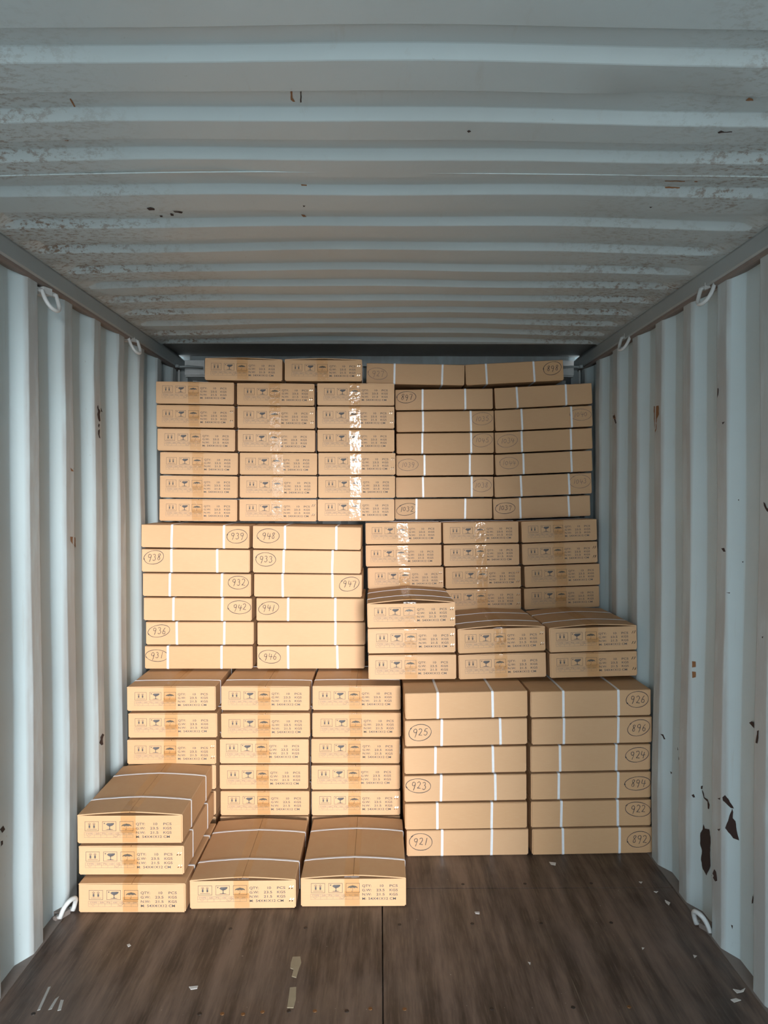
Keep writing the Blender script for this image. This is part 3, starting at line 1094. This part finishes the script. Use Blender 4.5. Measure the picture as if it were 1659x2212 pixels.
# F: middle left stack, long sides
gF = 'strapped cartons of the middle left stack'
rowsF0 = [(301, 542, (.28, .766), ('939', .896, .45, 0)), (302, 543, (.276, .70), ('938', .107, .34, 0)), (304, 546, (.25, .73), ('932', .883, .36, 0)), (304, 549.5, (.275, .726), ('942', .887, .38, 0)),
          (310, 553, (.288, .726), ('936', .122, .38, 0)), (308.6, 549.5, (.214, .712), ('931', .09, .40, 0))]
rowsF1 = [(543.7, 781, (.299, .774), ('948', .144, .42, 0)), (544, 781, (.284, .735), ('933', .118, .40, 0)), (547, 783, (.268, .73), ('947', .883, .40, 0)), (551, 789, (.294, .732), ('941', .103, .42, 0)),
          (555, 790, (.722,), None), (553, 790, (.29, .749), ('946', .119, .45, 0))]
for c, rows in enumerate((rowsF0, rowsF1)):
    for r, (a, b, st, num) in enumerate(rows):
        lev = 5 - r
        lab = ('strapped carton hand-marked %s in a circle, %s in %s column, middle left stack' % (num[0], ORD[r], ['left', 'right'][c])) if num else \
              'unmarked carton with one strap showing, between cartons 941 and 946'
        place(a, b, 3.775 + jit(.005), .712 + .1193 * lev - (.006 if c else 0) * lev / 5, True, -.75 * lev / 5 + jit(.15), jit(.3), .1193, lab, gF, straps=st, number=num)

# G: upper left stack, printed ends
gG = 'printed cartons of the upper left stack'
colG = [[(334.6, 507), (335.6, 508), (337, 510), (344, 515), (343, 515), (342, 514)], [(510, 681), (511, 682), (512, 682), (517, 686), (517, 686), (516, 685)],
        [(684.6, 853), (684.6, 853), (685.2, 853), (688.5, 854), (688.5, 853), (685.6, 853)]]
for c, rows in enumerate(colG):
    for r, (a, b) in enumerate(rows):
        lev = 5 - r
        yw = [1.9, 2.2, 2.4][c] + jit(.04)
        place(a, b, 4.0 + jit(.006), 1.4335 + .1203 * lev + (.006 if c == 0 else 0) * lev / 5, False, [-.6, -.3, .1][c] + jit(.06), yw, .1203,
              'printed carton, %s of the %s column, upper left stack' % (ORD[r], cname[c]), gG, pitch=jit(.12),
              staples=(r, c) in ((0, 1), (1, 0), (1, 1), (1, 2), (3, 2), (5, 1)))

# H: upper right stack, long sides
gH = 'strapped cartons of the upper right stack'
rowsH0 = [(854, 1065.2, (.277, .718), ('897', .103, .36, 0)), (856, 1068, (.271, .766), ('1035', .89, .38, 1)), (856, 1068, (.263, .767), ('1045', .895, .36, 1)), (856, 1067, (.289, .754), ('1039', .108, .46, 1)),
          (855.5, 1066, (.279, .778), ('1038', .885, .42, 1)), (854, 1063, (.218, .72), ('1032', .107, .5, 0))]
rowsH1 = [(1067.5, 1283.5, (.229, .73), None), (1068, 1283.6, (.275, .785), ('1040', .90, .40, 1)), (1068, 1283.6, (.272, .778), ('1034', .127, .42, 1)), (1068, 1284, (.287, .784), ('1044', .14, .42, 1)),
          (1067.5, 1281, (.274, .768), ('1043', .90, .38, 1)), (1064, 1279, (.277, .779), ('1037', .106, .46, 0))]
for c, rows in enumerate((rowsH0, rowsH1)):
    for r, (a, b, st, num) in enumerate(rows):
        lev = 5 - r
        un = [.1193, .1213][c]
        z = [1.4385, 1.446][c] + un * lev
        t = [.4 + .35 * lev / 5, 2.2 + .9 * lev / 5][c]
        lab = ('strapped carton hand-marked %s in a circle, %s in %s column, upper right stack' % (num[0], ORD[r], ['left', 'right'][c])) if num else \
              'unmarked strapped carton, top of right column, upper right stack'
        place(a, b, 4.19 + jit(.004), z, True, t, jit(.3), un * .99, lab, gH, straps=st, number=num)

# I: the loose top row
gI = 'cartons of the topmost row'
place(440, 611, 4.0, 2.163, False, -.9, .2, .1195, 'printed carton of the topmost row, nearest the left wall', gI, bulge=.006)
place(614.6, 782, 4.0, 2.160, False, -.2, .4, .1195, 'printed carton with staples in the topmost row, beside carton 927', gI, bulge=.006, staples=True)
place(790.7, 1004, 4.17, 2.168, True, -.9, .2, .118, 'strapped carton hand-marked 927 in a circle, topmost row', gI, straps=(.284, .771), number=('927', .11, .5, 1))
place(1005.6, 1220, 4.17, 2.178, True, 3.0, .2, .118, 'tilted strapped carton hand-marked 898 in a circle, topmost row', gI, straps=(.212, .70), number=('898', .902, .38, 0))

# ------------------------------------------------------------------ litter and marks on the floor
def scrap(poly, mat, name, label, cat, group=None, z=.0012, th=.0008):
    pts = [at_floor(x, y, 0) for x, y in poly]
    c = sum(pts, Vector()) / len(pts)
    n = len(pts)
    mb = MB()
    mb.add([(p.x - c.x, p.y - c.y, 0) for p in pts] + [((p.x - c.x) * .96, (p.y - c.y) * .96, th + random.uniform(0, .001)) for p in pts],
           [tuple(range(n, 2 * n)), tuple(range(n - 1, -1, -1))] + [(i, (i + 1) % n, n + (i + 1) % n, n + i) for i in range(n)])
    o = obj(name, mb.mesh(name), mat, loc=(c.x, c.y, .0002))
    return tag(o, label, cat, group)


scrap([(632, 2067), (649, 2066), (651, 2080), (646, 2092), (640, 2113), (630, 2110), (634, 2095), (627, 2092), (628, 2080)], M['residue'], 'tape_residue', 'beige strip of tape residue on the floor, farther of the two', 'tape residue', 'tape residue on the floor')
scrap([(626, 2133), (640, 2132), (639, 2160), (634, 2178), (620, 2178), (624, 2150)], M['residue'], 'tape_residue', 'beige strip of tape residue on the floor, nearer of the two', 'tape residue', 'tape residue on the floor')
W_ = 'white litter on the floor'
for poly, lab in [([(1583, 2137), (1600, 2140), (1610, 2135), (1606, 2143), (1592, 2146)], 'torn white scrap near the right wall, farther of the pair'),
                  ([(1578, 2160), (1590, 2157), (1601, 2161), (1586, 2166)], 'torn white scrap near the right wall, nearer of the pair'),
                  ([(1497, 2063), (1506, 2065), (1500, 2070)], 'small white chip on the floor, out from the right lashing ring'),
                  ([(1380, 1905), (1388, 1905), (1385, 1909)], 'tiny white chip on the floor before carton 892'),
                  ([(1412, 1926), (1422, 1926), (1418, 1929)], 'tiny white chip between carton 892 and the right wall'),
                  ([(1436, 1944), (1448, 1950), (1445, 1956), (1438, 1950)], 'small grey scrap on the floor behind the right lashing ring'),
                  ([(1025, 1970), (1036, 1970), (1036, 1975), (1027, 1974)], 'small grey crumb on the bare floor below carton 921'),
                  ([(1140, 2078), (1146, 2080), (1145, 2085)], 'white splinter in the middle of the bare floor'),
                  ([(1386, 2047), (1392, 2048), (1388, 2052)], 'white crumb on the bare floor toward the right'),
                  ([(274, 2041), (280, 2039), (283, 2043), (277, 2046)], 'white crumb on the floor before the front left pile'),
                  ([(408, 2132), (428, 2130), (426, 2136), (412, 2138)], 'faint white flake on the floor at left centre'),
                  ([(1186, 1862), (1201, 1864), (1200, 1870), (1190, 1868)], 'pale flake on the floor right below carton 892 stack')]:
    scrap(poly, M['scrap'], 'paper_scrap', lab, 'paper scrap', W_)
for k, poly in enumerate([[(104, 2132), (110, 2131), (87, 2182), (80, 2184)], [(119, 2158), (128, 2152), (112, 2180), (104, 2182)], [(131, 2160), (138, 2160), (132, 2182), (124, 2184)]]):
    scrap(poly, M['white_scrape'], 'paint_scrape', ['leftmost white paint scrape on the floor at the bottom left', 'middle white paint scrape on the floor at the bottom left', 'rightmost white paint scrape on the floor at the bottom left'][k], 'paint scrape', 'paint scrapes on the floor', th=.0003)
